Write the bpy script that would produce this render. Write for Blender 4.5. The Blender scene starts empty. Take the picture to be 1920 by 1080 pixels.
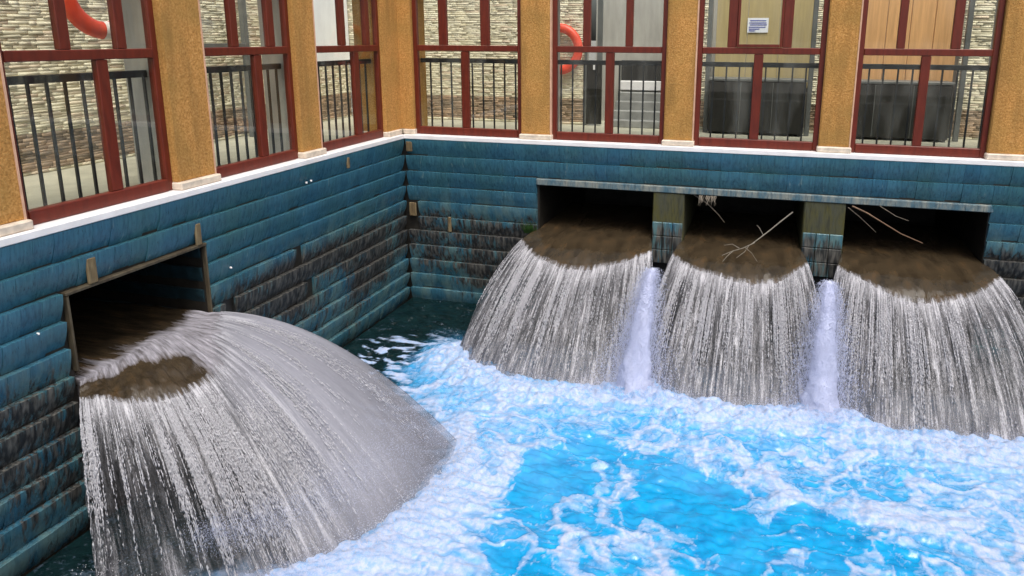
import bpy, bmesh, math, random
import numpy as np
from mathutils import Matrix, Vector

SC = bpy.context.scene
COL = SC.collection
random.seed(7)
RNG = np.random.default_rng(7)
R = math.radians

# ------------------------------------------------------------------ camera
cam = bpy.data.cameras.new('camera')
cam.sensor_width = 36.0
cam.lens = 36.0 * 1364.21 / 1920.0
cam.shift_x = -85.47 / 1920.0
cam.shift_y = -160.29 / 1920.0
cam.clip_end = 3000.0
cam_o = bpy.data.objects.new('camera', cam)
COL.objects.link(cam_o)
r_ = Vector((0.9610749, 0.27624928, 0.00462247))
u_ = Vector((-0.06521441, 0.2105604, 0.9754032))
f_ = Vector((-0.26848113, 0.93773698, -0.22037975))
m = Matrix.Identity(4)
for i in range(3):
    m[i][0] = r_[i]; m[i][1] = u_[i]; m[i][2] = -f_[i]
m[0][3], m[1][3], m[2][3] = 4.49722626, -8.4545461, 1.27462720
cam_o.matrix_world = m
SC.camera = cam_o

# ------------------------------------------------------------------ world, sun, exposure
SUN_DIR = Vector((0.30, -0.42, 1.0)).normalized()      # towards the sun, behind thin cloud
w = bpy.data.worlds.new('World'); SC.world = w; w.use_nodes = True
nt = w.node_tree
bg = nt.nodes['Background']
sky = nt.nodes.new('ShaderNodeTexSky'); sky.sky_type = 'NISHITA'
sky.sun_disc = False
sky.sun_elevation = math.asin(SUN_DIR.z)
sky.sun_rotation = math.atan2(SUN_DIR.x, SUN_DIR.y)
sky.air_density = 1.0; sky.dust_density = 6.0; sky.ozone_density = 1.0
hs = nt.nodes.new('ShaderNodeHueSaturation'); hs.inputs['Saturation'].default_value = 0.55
nt.links.new(sky.outputs[0], hs.inputs['Color']); nt.links.new(hs.outputs[0], bg.inputs[0])
bg.inputs[1].default_value = 0.13
sun = bpy.data.lights.new('sun', 'SUN'); sun.energy = 1.5; sun.angle = R(25); sun.color = (1.0, 0.95, 0.87)
sun_o = bpy.data.objects.new('sun', sun); COL.objects.link(sun_o)
sun_o.rotation_euler = SUN_DIR.to_track_quat('Z', 'Y').to_euler()
SC.view_settings.view_transform = 'Standard'; SC.view_settings.look = 'None'
SC.view_settings.exposure = 0.55; SC.view_settings.gamma = 1.0
SC.view_settings.use_curve_mapping = False
SC.cycles.max_bounces = 8; SC.cycles.transparent_max_bounces = 24
SC.cycles.diffuse_bounces = 3; SC.cycles.glossy_bounces = 3

# ------------------------------------------------------------------ helpers
def link(o, parent=None):
    COL.objects.link(o)
    if parent is not None:
        o.parent = parent
    return o

def tag(o, label=None, cat=None, group=None, kind=None):
    if label: o['label'] = label
    if cat: o['category'] = cat
    if group: o['group'] = group
    if kind: o['kind'] = kind
    return o

def empty(name, loc=(0, 0, 0), rz=0.0, parent=None, label=None, cat=None, group=None):
    o = bpy.data.objects.new(name, None); o.location = loc; o.rotation_euler = (0, 0, rz)
    o.empty_display_size = 0.1
    link(o, parent); return tag(o, label, cat, group)

def mesh_np(name, v, f, mat=None, parent=None, smooth=False, attrs=None, loc=(0, 0, 0), rz=0):
    """v (n,3) ; f (m,k) faces of equal size"""
    v = np.asarray(v, dtype=np.float32); f = np.asarray(f, dtype=np.int32)
    me = bpy.data.meshes.new(name)
    k = f.shape[1]
    me.vertices.add(len(v)); me.vertices.foreach_set('co', v.ravel())
    me.loops.add(f.size); me.loops.foreach_set('vertex_index', f.ravel())
    me.polygons.add(len(f))
    me.polygons.foreach_set('loop_start', np.arange(0, f.size, k, dtype=np.int32))
    me.polygons.foreach_set('loop_total', np.full(len(f), k, dtype=np.int32))
    if smooth: me.polygons.foreach_set('use_smooth', np.ones(len(f), dtype=bool))
    if attrs:
        for an, av in attrs.items():
            a = me.attributes.new(an, 'FLOAT', 'POINT'); a.data.foreach_set('value', np.asarray(av, dtype=np.float32).ravel())
    me.update(calc_edges=True)
    if mat: me.materials.append(mat)
    o = bpy.data.objects.new(name, me); o.location = loc; o.rotation_euler = (0, 0, rz)
    return link(o, parent)

def bm_box(bm, x0, x1, y0, y1, z0, z1):
    vs = [bm.verts.new(p) for p in ((x0, y0, z0), (x1, y0, z0), (x1, y1, z0), (x0, y1, z0), (x0, y0, z1), (x1, y0, z1), (x1, y1, z1), (x0, y1, z1))]
    for q in ((0, 3, 2, 1), (4, 5, 6, 7), (0, 1, 5, 4), (1, 2, 6, 5), (2, 3, 7, 6), (3, 0, 4, 7)):
        bm.faces.new([vs[i] for i in q])

def box(name, mat, parent, x0, x1, y0, y1, z0, z1, bevel=0.0, loc=(0, 0, 0), rz=0.0, more=None):
    bm = bmesh.new(); bm_box(bm, x0, x1, y0, y1, z0, z1)
    for b in (more or []): bm_box(bm, *b)
    if bevel > 0:
        bmesh.ops.bevel(bm, geom=list(bm.edges), offset=bevel, segments=1, affect='EDGES', profile=0.5)
    me = bpy.data.meshes.new(name); bm.to_mesh(me); bm.free()
    if mat: me.materials.append(mat)
    o = bpy.data.objects.new(name, me); o.location = loc; o.rotation_euler = (0, 0, rz)
    return link(o, parent)

_perm = RNG.permutation(4096)
def noise2(x, y, seed=0):
    x = np.asarray(x, dtype=np.float64) + seed * 17.31; y = np.asarray(y, dtype=np.float64) + seed * 7.77
    xi = np.floor(x).astype(np.int64); yi = np.floor(y).astype(np.int64)
    xf = x - xi; yf = y - yi
    def g(i, j):
        h = _perm[(_perm[i & 4095] + j) & 4095] * (2 * math.pi / 4096.0)
        return np.cos(h), np.sin(h)
    u = xf * xf * xf * (xf * (xf * 6 - 15) + 10); v = yf * yf * yf * (yf * (yf * 6 - 15) + 10)
    a, b = g(xi, yi); n00 = a * xf + b * yf
    a, b = g(xi + 1, yi); n10 = a * (xf - 1) + b * yf
    a, b = g(xi, yi + 1); n01 = a * xf + b * (yf - 1)
    a, b = g(xi + 1, yi + 1); n11 = a * (xf - 1) + b * (yf - 1)
    return 1.5 * ((n00 * (1 - u) + n10 * u) * (1 - v) + (n01 * (1 - u) + n11 * u) * v)
def fbm(x, y, o=4, seed=0, gain=0.5):
    s = 0; a = 1.0; t = 0
    for k in range(o):
        s = s + a * noise2(x * 2 ** k, y * 2 ** k, seed + k * 3); t += a; a *= gain
    return s / t
def sstep(a, b, x):
    t = np.clip((x - a) / (b - a), 0, 1); return t * t * (3 - 2 * t)

# ------------------------------------------------------------------ materials
class NT:
    def __init__(s, name):
        s.m = bpy.data.materials.new(name); s.m.use_nodes = True
        s.t = s.m.node_tree; s.n = s.t.nodes; s.b = s.n['Principled BSDF']; s.out = s.n['Material Output']
    def new(s, ty, **kw):
        n = s.n.new('ShaderNode' + ty)
        for k, v in kw.items(): setattr(n, k, v)
        return n
    def L(s, a, b): s.t.links.new(a, b)
    def pos(s, scale=(1, 1, 1)):
        g = s.new('NewGeometry'); mp = s.new('Mapping'); mp.inputs['Scale'].default_value = scale
        s.L(g.outputs['Position'], mp.inputs['Vector']); return mp.outputs[0]
    def attr(s, name):
        a = s.new('Attribute'); a.attribute_name = name; return a.outputs['Fac']
    def noise(s, vec, sc=1.0, det=4.0, rough=0.55):
        n = s.new('TexNoise'); n.inputs['Scale'].default_value = sc; n.inputs['Detail'].default_value = det
        n.inputs['Roughness'].default_value = rough; s.L(vec, n.inputs['Vector']); return n.outputs['Fac']
    def ramp(s, fac, stops):
        r = s.new('ValToRGB'); e = r.color_ramp.elements
        while len(e) < len(stops): e.new(0.5)
        for q, (p, c) in zip(e, stops):
            q.position = p; q.color = (c[0], c[1], c[2], 1) if not isinstance(c, (int, float)) else (c, c, c, 1)
        s.L(fac, r.inputs[0]); return r.outputs[0]
    def math(s, op, a, b=None, c=None, clamp=False):
        n = s.new('Math', operation=op); n.use_clamp = clamp
        for i, q in enumerate((a, b, c)):
            if q is None: continue
            if isinstance(q, (int, float)): n.inputs[i].default_value = q
            else: s.L(q, n.inputs[i])
        return n.outputs[0]
    def mix(s, fac, a, b, blend='MIX'):
        n = s.new('MixRGB', blend_type=blend)
        for i, q in enumerate((fac, a, b)):
            if isinstance(q, (int, float)): n.inputs[i].default_value = q
            elif isinstance(q, tuple): n.inputs[i].default_value = (q[0], q[1], q[2], 1)
            else: s.L(q, n.inputs[i])
        return n.outputs[0]
    def bump(s, h, strength=0.3, dist=0.01):
        b = s.new('Bump'); b.inputs['Strength'].default_value = strength; b.inputs['Distance'].default_value = dist
        s.L(h, b.inputs['Height']); s.L(b.outputs[0], s.b.inputs['Normal'])
    def fin(s, col=None, rough=None, spec=None, metal=None):
        B = s.b
        if col is not None:
            if isinstance(col, tuple): B.inputs['Base Color'].default_value = (*col, 1)
            else: s.L(col, B.inputs['Base Color'])
        if rough is not None:
            if isinstance(rough, (int, float)): B.inputs['Roughness'].default_value = rough
            else: s.L(rough, B.inputs['Roughness'])
        if spec is not None: B.inputs['Specular IOR Level'].default_value = spec
        if metal is not None: B.inputs['Metallic'].default_value = metal
        return s.m

def simple(name, c, rough=0.6, var=0.15, sc=20.0, metal=0.0, bump=0.0, stretch=(1, 1, 1)):
    t = NT(name); p = t.pos(stretch); n = t.noise(p, sc, 5)
    lo = tuple(x * (1 - var) for x in c); hi = tuple(min(1, x * (1 + var)) for x in c)
    col = t.ramp(n, [(0.3, lo), (0.7, hi)])
    if bump: t.bump(n, bump, 0.01)
    return t.fin(col, rough, None, metal)

def mat_tile(name, dead=False):
    t = NT(name)
    oi = t.new('ObjectInfo'); rnd = oi.outputs['Random']
    p1 = t.pos((1, 1, 1))
    big = t.noise(p1, 1.6, 3)
    streak = t.noise(t.pos((46, 46, 1.6)), 1.0, 5, 0.65)
    fine = t.noise(t.pos((95, 95, 11)), 1.0, 4, 0.65)
    cA = t.mix(rnd, (0.032, 0.120, 0.190), (0.048, 0.158, 0.225))
    cB = t.mix(t.ramp(big, [(0.42, 0.0), (0.68, 1.0)]), cA, (0.045, 0.135, 0.155))
    c = t.mix(t.ramp(streak, [(0.42, 0.0), (0.72, 0.7)]), cB, (0.014, 0.050, 0.082))
    # hairline drips of dirt
    dr = t.ramp(fine, [(0.60, 0.0), (0.70, 0.8)])
    c = t.mix(dr, c, (0.012, 0.03, 0.04))
    # pale lime bloom streaks
    lm = t.ramp(t.noise(t.pos((24, 24, 1.4)), 1.0, 3), [(0.66, 0.0), (0.8, 0.55)])
    c = t.mix(lm, c, (0.22, 0.33, 0.32))
    # algae / rot belt
    g = t.new('NewGeometry'); sx = t.new('SeparateXYZ'); t.L(g.outputs['Position'], sx.inputs[0])
    z = sx.outputs['Z']
    up = t.new('MapRange', interpolation_type='SMOOTHSTEP'); up.inputs['From Min'].default_value = -0.72; up.inputs['From Max'].default_value = -1.15
    t.L(z, up.inputs['Value'])
    dn = t.new('MapRange', interpolation_type='SMOOTHSTEP'); dn.inputs['From Min'].default_value = -2.05; dn.inputs['From Max'].default_value = -1.55
    t.L(z, dn.inputs['Value'])
    band = t.math('MULTIPLY', up.outputs[0], dn.outputs[0])
    sn = t.noise(t.pos((26, 26, 2.6)), 1.0, 6, 0.7)
    ln = t.noise(t.pos((0.9, 0.9, 1.5)), 1.0, 2)
    k = t.math('ADD', t.math('MULTIPLY', band, 0.33), t.math('MULTIPLY', t.math('SUBTRACT', ln, 0.5), 1.5))
    k = t.math('ADD', k, t.math('MULTIPLY', t.math('SUBTRACT', sn, 0.5), 1.5))
    st = t.ramp(k, [(0.10, 0.0), (0.26, 0.95)])
    st = t.math('MULTIPLY', st, t.math('MINIMUM', t.math('MULTIPLY', up.outputs[0], 2.0), 1.0))
    rot = t.mix(t.ramp(t.noise(t.pos((34, 34, 5)), 1, 4), [(0.42, 0.0), (0.68, 1.0)]), (0.014, 0.010, 0.009), (0.13, 0.12, 0.105))
    c = t.mix(st, c, rot)
    # grey-green slime just above the dark belt
    gz = t.new('MapRange', interpolation_type='SMOOTHSTEP'); gz.inputs['From Min'].default_value = -0.55; gz.inputs['From Max'].default_value = -0.9
    t.L(z, gz.inputs['Value'])
    gm = t.math('MULTIPLY', gz.outputs[0], t.ramp(t.noise(t.pos((6, 6, 3)), 1.0, 4), [(0.4, 0.0), (0.62, 0.5)]))
    c = t.mix(t.math('MULTIPLY', gm, t.math('SUBTRACT', 1.0, st)), c, (0.16, 0.24, 0.21))
    rough = t.math('ADD', 0.22, t.math('MULTIPLY', st, 0.35))
    t.bump(t.math('ADD', streak, t.math('MULTIPLY', sn, st)), 0.5, 0.012)
    return t.fin(c, rough, 0.45)

M = {}
M['tile'] = mat_tile('glazed_blue_tile')
M['tiledark'] = simple('grimy_shaded_culvert_tile', (0.010, 0.026, 0.034), 0.35, 0.5, 12)  # wet grime and the culvert's inner shade, both put into the tile colour
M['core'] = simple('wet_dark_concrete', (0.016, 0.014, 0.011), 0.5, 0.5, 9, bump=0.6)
def mat_moss(name, base, moss, amt):
    t = NT(name); n = t.noise(t.pos((9, 9, 3)), 1.0, 6, 0.7); n2 = t.noise(t.pos((40, 40, 6)), 1, 4)
    c = t.mix(t.ramp(n, [(0.5 - amt * .2, 0.0), (0.62, 1.0)]), base, moss)
    c = t.mix(t.ramp(n2, [(0.5, 0.0), (0.7, 0.7)]), c, tuple(x * 0.35 for x in base))
    t.bump(n2, 0.6, 0.01); return t.fin(c, 0.7)
M['pier'] = mat_moss('mossy_pier_concrete', (0.05, 0.053, 0.034), (0.065, 0.06, 0.010), 0.6)
M['lintel'] = mat_moss('lime_stained_lintel', (0.055, 0.12, 0.16), (0.22, 0.23, 0.20), 0.5)
M['rust'] = mat_moss('rusty_edge_mortar', (0.085, 0.07, 0.042), (0.035, 0.022, 0.010), 0.9)
M['mortar'] = mat_moss('exposed_mortar', (0.19, 0.145, 0.075), (0.10, 0.06, 0.025), 0.6)
M['coping'] = simple('white_marble_coping', (0.80, 0.78, 0.78), 0.45, 0.08, 6)
M['plinth'] = simple('cream_stone_plinth', (0.62, 0.53, 0.43), 0.6, 0.22, 14, bump=0.2)
M['red'] = simple('oxblood_painted_metal', (0.115, 0.014, 0.005), 0.42, 0.25, 5, stretch=(6, 6, 1))
M['iron'] = simple('dark_railing_paint', (0.02, 0.02, 0.022), 0.4, 0.2, 8)
M['floor'] = simple('pale_gallery_floor', (0.50, 0.48, 0.38), 0.5, 0.15, 5)
M['liner'] = simple('pale_plaster_reveal', (0.42, 0.40, 0.36), 0.8, 0.12, 7, stretch=(2, 2, .4))
M['whitewall'] = simple('bright_white_wall', (0.85, 0.86, 0.88), 0.6, 0.04, 3)
M['orange'] = simple('orange_ring_plastic', (0.75, 0.07, 0.03), 0.4, 0.1, 12)
M['tape'] = simple('white_ring_tape', (0.8, 0.75, 0.7), 0.5, 0.05, 12)
M['tank'] = simple('dark_tank_metal', (0.012, 0.011, 0.008), 0.6, 0.5, 3, stretch=(5, 5, .8))
M['panelY'] = simple('ochre_door_board', (0.46, 0.36, 0.17), 0.5, 0.1, 4, stretch=(8, 8, .6))
M['panelO'] = simple('orange_wood_board', (0.66, 0.36, 0.15), 0.5, 0.16, 4, stretch=(9, 9, .5))
M['post'] = simple('grey_steel_post', (0.12, 0.125, 0.12), 0.45, 0.15, 6)
M['paper'] = simple('white_notice_paper', (0.85, 0.86, 0.9), 0.7, 0.03, 30)
M['ink'] = simple('blue_notice_ink', (0.09, 0.11, 0.42), 0.7, 0.1, 30)
M['greystep'] = simple('grey_paving_step', (0.26, 0.26, 0.25), 0.7, 0.2, 6)
M['ground'] = simple('grey_outdoor_ground', (0.22, 0.21, 0.19), 0.8, 0.2, 2)
M['grass'] = simple('green_weed_leaf', (0.05, 0.13, 0.02), 0.6, 0.4, 30)
M['root'] = simple('dry_pale_root', (0.12, 0.10, 0.075), 0.7, 0.3, 40)
M['bark'] = simple('brown_wet_stick', (0.13, 0.07, 0.035), 0.5, 0.4, 30)
M['bough'] = simple('bare_pale_branch', (0.15, 0.135, 0.11), 0.5, 0.2, 30)

def mat_stucco():
    t = NT('ochre_roughcast_stucco'); p = t.pos()
    n = t.noise(p, 55, 5, 0.75); n2 = t.noise(p, 2.5, 4); n3 = t.noise(t.pos((7, 7, 1.2)), 1, 4)
    c = t.ramp(n, [(0.30, (0.27, 0.125, 0.032)), (0.5, (0.52, 0.255, 0.070)), (0.7, (0.70, 0.40, 0.14))])
    c = t.mix(t.ramp(n2, [(0.4, 0.0), (0.68, 0.6)]), c, (0.33, 0.20, 0.055))
    c = t.mix(t.ramp(n3, [(0.46, 0.0), (0.7, 0.55)]), c, (0.25, 0.135, 0.04))
    t.bump(n, 0.9, 0.012); return t.fin(c, 0.85, 0.2)
M['stucco'] = mat_stucco()
M['edge'] = simple('pale_column_edge', (0.60, 0.36, 0.24), 0.8, 0.15, 12)

def mat_stone():
    t = NT('split_face_cream_stone'); a = t.attr('tone'); b = t.attr('band')
    c = t.ramp(a, [(0.0, (0.70, 0.63, 0.46)), (0.35, (0.76, 0.70, 0.52)), (0.75, (0.86, 0.80, 0.62)), (1.0, (0.74, 0.60, 0.45))])
    d = t.ramp(a, [(0.0, (0.22, 0.17, 0.12)), (0.5, (0.38, 0.28, 0.20)), (1.0, (0.52, 0.36, 0.24))])
    c = t.mix(b, c, d)
    n = t.noise(t.pos(), 60, 4); c = t.mix(t.math('MULTIPLY', n, 0.15), c, (0.35, 0.30, 0.20))
    t.bump(n, 0.5, 0.01); return t.fin(c, 0.85, 0.2)
M['stone'] = mat_stone()

def mat_glass():
    t = NT('window_glass'); t.n.remove(t.b)
    tr = t.new('BsdfTransparent'); tr.inputs[0].default_value = (0.93, 0.95, 0.93, 1)
    gl = t.new('BsdfGlossy'); gl.inputs['Roughness'].default_value = 0.02; gl.inputs[0].default_value = (1, 1, 1, 1)
    fr = t.new('Fresnel'); fr.inputs[0].default_value = 1.5
    nz = t.noise(t.pos((5, 5, 1.2)), 1, 4)
    df = t.new('BsdfDiffuse'); df.inputs[0].default_value = (0.75, 0.74, 0.66, 1)
    mx0 = t.new('MixShader'); t.L(t.math('MULTIPLY', t.ramp(nz, [(0.45, 0.0), (0.8, 0.055)]), 1.0), mx0.inputs[0]); t.L(tr.outputs[0], mx0.inputs[1]); t.L(df.outputs[0], mx0.inputs[2])
    mx = t.new('MixShader'); gm = t.new('NewGeometry'); t.L(t.math('MULTIPLY', fr.outputs[0], t.math('SUBTRACT', 1.0, gm.outputs['Backfacing']), clamp=True), mx.inputs[0]); t.L(mx0.outputs[0], mx.inputs[1]); t.L(gl.outputs[0], mx.inputs[2])
    t.L(mx.outputs[0], t.out.inputs[0]); return t.m
M['glass'] = mat_glass()

def mat_lip(name, turb):
    """smooth unbroken water leaving the culvert; brown riverbed-coloured, glossy"""
    t = NT(name); v = t.new('CombineXYZ'); t.L(t.attr('su'), v.inputs[0]); t.L(t.attr('sv'), v.inputs[1])
    def nz(sx, sy, det=5, rough=0.6):
        mp = t.new('Mapping'); mp.inputs['Scale'].default_value = (sx, sy, 1); t.L(v.outputs[0], mp.inputs['Vector'])
        return t.noise(mp.outputs[0], 1.0, det, rough)
    a = nz(7, 3); b = nz(60, 14, 5, 0.7)
    c = t.ramp(a, [(0.3, (0.022, 0.016, 0.010)), (0.55, (0.050, 0.036, 0.021)), (0.75, (0.085, 0.050, 0.023))])
    c = t.mix(t.ramp(b, [(0.60, 0.0), (0.9, 0.3)]), c, (0.16, 0.14, 0.12))
    if turb:
        w1 = nz(4.5, 1.2, 6, 0.62); w2 = nz(30, 4, 5, 0.7)
        k = t.math('ADD', t.math('MULTIPLY', w1, 1.0), t.math('MULTIPLY', w2, 0.45))
        k = t.math('ADD', k, t.attr('mist'))
        fo = t.ramp(k, [(0.70, 0.0), (0.92, 1.0)])
        c = t.mix(fo, c, t.mix(t.ramp(w2, [(0.35, 0.0), (0.65, 1.0)]), (0.10, 0.095, 0.105), (0.38, 0.37, 0.42)))
        t.bump(t.math('ADD', w1, w2), 0.6, 0.03)
        return t.fin(c, t.math('ADD', 0.22, t.math('MULTIPLY', fo, 0.4)), 0.5)
    t.bump(a, 0.30, 0.03)
    return t.fin(c, 0.10, 0.6)
M['lip'] = mat_lip('smooth_brown_water', False)
M['lipT'] = mat_lip('turbulent_brown_water', True)

def mat_curtain():
    t = NT('falling_white_water'); v = t.new('CombineXYZ'); t.L(t.attr('su'), v.inputs[0]); t.L(t.attr('sv'), v.inputs[1]); t.L(t.attr('lay'), v.inputs[2])
    def nz(sx, sy, det=4, rough=0.6):
        mp = t.new('Mapping'); mp.inputs['Scale'].default_value = (sx, sy, 3.7); t.L(v.outputs[0], mp.inputs['Vector'])
        return t.noise(mp.outputs[0], 1.0, det, rough)
    a0 = nz(9, 0.5, 3); a = nz(34, 1.0, 4); b = nz(105, 4.2, 4, 0.65); d = nz(200, 34, 3, 0.7)
    mist = t.attr('mist')
    k = t.math('ADD', t.math('ADD', t.math('MULTIPLY', a, 0.45), t.math('MULTIPLY', a0, 0.30)), t.math('MULTIPLY', b, 0.40))
    k = t.math('ADD', k, t.math('MULTIPLY', d, 0.34))                 # about 0.7 in the mean
    qa = t.attr('q')
    k = t.math('ADD', k, t.math('SUBTRACT', t.math('MULTIPLY', t.math('SUBTRACT', 1.0, t.math('MULTIPLY', qa, 4.0), clamp=True), 0.10), 0.012))
    bright = t.ramp(k, [(0.62, (0.035, 0.04, 0.048)), (0.745, (0.15, 0.15, 0.165)), (0.86, (0.50, 0.50, 0.54))])
    col = t.mix(t.math('MULTIPLY', mist, 0.85, clamp=True), bright, (0.26, 0.265, 0.31))
    al = t.ramp(t.math('ADD', k, t.math('MULTIPLY', mist, 0.5)), [(0.62, 0.06), (0.75, 0.50), (0.90, 0.95)])
    t.bump(k, 0.4, 0.02)
    t.fin(col, 0.45, 0.4)
    tr = t.new('BsdfTransparent'); mx = t.new('MixShader')
    t.L(t.math('MULTIPLY', al, t.attr('fade')), mx.inputs[0]); t.L(tr.outputs[0], mx.inputs[1]); t.L(t.b.outputs[0], mx.inputs[2])
    t.L(mx.outputs[0], t.out.inputs[0]); return t.m
M['curtain'] = mat_curtain()
M['drop'] = simple('white_water_drops', (0.50, 0.50, 0.54), 0.3, 0.1, 40)
M['plume'] = simple('milky_plume_water', (0.50, 0.54, 0.72), 0.6, 0.08, 10, bump=0.2, stretch=(1, 1, .3))

def mat_pool():
    t = NT('pool_water'); foam = t.attr('foam'); aer = t.attr('aer'); milk = t.attr('milk')
    p = t.pos()
    n = t.noise(p, 6, 5, 0.6); f = t.noise(p, 26, 6, 0.68)
    blue = t.ramp(n, [(0.32, (0.0, 0.17, 0.42)), (0.5, (0.0, 0.255, 0.54)), (0.7, (0.0, 0.33, 0.66))])
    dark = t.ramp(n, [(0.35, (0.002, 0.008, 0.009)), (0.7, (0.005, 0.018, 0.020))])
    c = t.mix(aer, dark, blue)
    c = t.mix(milk, c, (0.13, 0.37, 0.70))
    fm = t.math('ADD', foam, t.math('MULTIPLY', t.math('SUBTRACT', f, 0.5), 0.75))
    fr = t.ramp(fm, [(0.12, 0.0), (0.50, 0.42), (1.0, 1.0)])
    fc = t.mix(t.ramp(t.noise(p, 24, 6, 0.7), [(0.35, 0.0), (0.62, 1.0)]), (0.20, 0.35, 0.60), (0.42, 0.47, 0.62))
    c = t.mix(fr, c, fc)
    t.bump(f, 0.12, 0.02)
    rough = t.math('ADD', 0.12, t.math('MULTIPLY', fr, 0.5))
    return t.fin(c, rough, 0.5)
M['pool'] = mat_pool()

# ------------------------------------------------------------------ setting: ground, water body shell
ZL = -2.17                        # pool level
ZW = -3.2
g_ = mesh_np('ground', *(lambda a, b: (
    [(-a, -a, -.03), (a, -a, -.03), (a, -10.3, -.03), (-a, -10.3, -.03), (-a, 3.2, -.03), (a, 3.2, -.03), (a, a, -.03), (-a, a, -.03),
     (-a, -10.3, -.03), (-.5, -10.3, -.03), (-.5, 3.2, -.03), (-a, 3.2, -.03), (9.6, -10.3, -.03), (a, -10.3, -.03), (a, 3.2, -.03), (9.6, 3.2, -.03)],
    [(0, 1, 2, 3), (4, 5, 6, 7), (8, 9, 10, 11), (12, 13, 14, 15)]))(400, 0), mat=M['ground'])
tag(g_, kind='structure')
fl = box('floor', M['floor'], None, -3.0, -0.45, -8, 3.2, -0.02, 0.035, more=[(-0.447, 9.6, 0.45, 3.2, -0.02, 0.035)])
tag(fl, kind='structure')
bed = box('basin_bed', M['core'], None, -2.6, 9.6, -7.9, 2.6, ZW - .2, ZW); tag(bed, kind='structure')

# ------------------------------------------------------------------ basin walls with tile courses
ZR = [0.0, -0.214, -0.42, -0.6185, -0.816, -1.02, -1.212, -1.41, -1.61, -1.81, -2.01, -2.21]
TW = 0.148
def tile_mesh(h, w, dep=0.05, seed=0):
    rr = random.Random(seed)
    prof = []
    n = 7
    for i in range(n + 1):
        q = i / n
        # top starts proud of the row above's foot, bulges, then curls under to a deep foot
        y = -0.024 + dep * 1.15 * q ** 1.75
        q_ = q if i else 0.0
        prof.append((y + rr.uniform(-.0006, .0006), -h * q))
    vs, fs = [], []
    k = len(prof); g = 0.0011
    for s, x in enumerate((g, w - g)):
        for (y, z) in prof: vs.append((x, y, z))
        vs.append((x, 0.034, -h)); vs.append((x, 0.034, 0))
    K = k + 2
    for i in range(k - 1): fs.append((i, i + 1, K + i + 1, K + i))
    me = bpy.data.meshes.new('tile')
    fs.append((0, K, 2 * K - 1, K - 1))          # top
    fs.append((k - 1, k, K + k, K + k - 1))      # foot
    fs.append(tuple(range(K - 1, -1, -1))); fs.append(tuple(range(K, 2 * K)))
    nv = []; nf = []
    for q in fs[:k - 1]: nf.append(q)
    nv = list(vs)
    for q in fs[k - 1:]:
        b0 = len(nv); nv += [vs[i] for i in q]; nf.append(tuple(range(b0, b0 + len(q))))
    me.from_pydata(nv, [], nf)
    for i, pl in enumerate(me.polygons): pl.use_smooth = i < k - 1
    me.materials.append(M['tile']); me.update()
    return me
_tm = {}
def tmesh(row):
    h = round(ZR[row] - ZR[row + 1] - 0.004, 4)
    key = (row, random.randrange(3))
    if key not in _tm: _tm[key] = tile_mesh(h, TW, 0.046 + 0.004 * key[1], row * 5 + key[1])
    return _tm[key]

def tile_field(wall, cells, missing):
    """cells: list of (u,row). biggest 300 are parts, the rest one joined part."""
    keep = []
    for (u, r) in cells:
        if missing(u, ZR[r] - 0.1): continue
        keep.append((u, r))
    first, rest = keep[:296], keep[296:]
    for (u, r) in first:
        o = bpy.data.objects.new('tile', tmesh(r))
        o.location = (u, random.uniform(-.003, .003), ZR[r] - 0.002); o.rotation_euler = (random.uniform(-.012, .012), random.uniform(-.006, .006), 0)
        link(o, wall)
    if rest:
        V, F = [], []
        bm = bmesh.new()
        for (u, r) in rest:
            me = tmesh(r); n0 = len(bm.verts)
            bm.from_mesh(me); bm.verts.ensure_lookup_table()
            for v in bm.verts[n0:]: v.co += Vector((u, random.uniform(-.003, .003) * 0, ZR[r] - 0.002))
        me = bpy.data.meshes.new('tile_field'); bm.to_mesh(me); bm.free(); me.materials.append(M['tile'])
        o = bpy.data.objects.new('tile_field', me); link(o, wall); o['kind'] = 'stuff'

# --- back wall (world x = u)
back = empty('basin_wall', (0, 0, 0), 0, None, 'long back wall of blue ribbed tiles pierced by three water outlets, right of the corner', 'wall')
OP = [(1.83, 3.26), (3.63, 4.97), (5.41, 6.83)]
SILL = -1.34
YB = 2.4
core = [(-0.45, 9.6, 0.034, 0.45, -0.50, -0.002)]           # over the outlets
core_b = [(-0.45, 1.83, 0.034, 0.45, ZW, -0.502), (6.83, 9.6, 0.034, 0.45, ZW, -0.502), (1.832, 6.828, 0.034, 0.45, ZW, SILL)]
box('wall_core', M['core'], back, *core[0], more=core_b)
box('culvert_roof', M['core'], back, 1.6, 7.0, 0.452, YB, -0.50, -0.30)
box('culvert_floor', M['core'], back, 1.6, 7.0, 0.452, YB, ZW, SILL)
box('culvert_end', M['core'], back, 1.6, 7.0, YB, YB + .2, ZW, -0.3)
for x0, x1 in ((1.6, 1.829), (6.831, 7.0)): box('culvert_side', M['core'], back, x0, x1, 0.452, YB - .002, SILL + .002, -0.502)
for x0, x1 in ((3.26, 3.63), (4.97, 5.41)):
    box('pier', M['pier'], back, x0, x1, -0.01, YB - .003, SILL + .002, -0.503, bevel=0.012)
box('lintel', M['lintel'], back, 1.80, 6.86, -0.022, 0.033, -0.502, -0.424, bevel=0.008)
box('coping', M['coping'], back, -0.02, 9.6, -0.028, 0.44, 0.0, 0.055, bevel=0.006)
cells = []
nb = int(7.9 / TW)
for r in range(0, 11):
    for i in range(nb):
        u = 0.03 + i * TW; c0, c1 = u, u + TW
        z = ZR[r + 1]
        if z < -0.43:                       # below lintel: skip the outlets
            if c1 > 1.86 and c0 < 6.80: continue
        pr = 0 if (u < 2.0 or r < 2 or u > 6.7) else 1
        cells.append((pr + (0 if u < 7.3 else 2), r, u))
cells.sort(key=lambda q: (q[0], q[1] > 9, -q[2] if False else q[1]))
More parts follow.
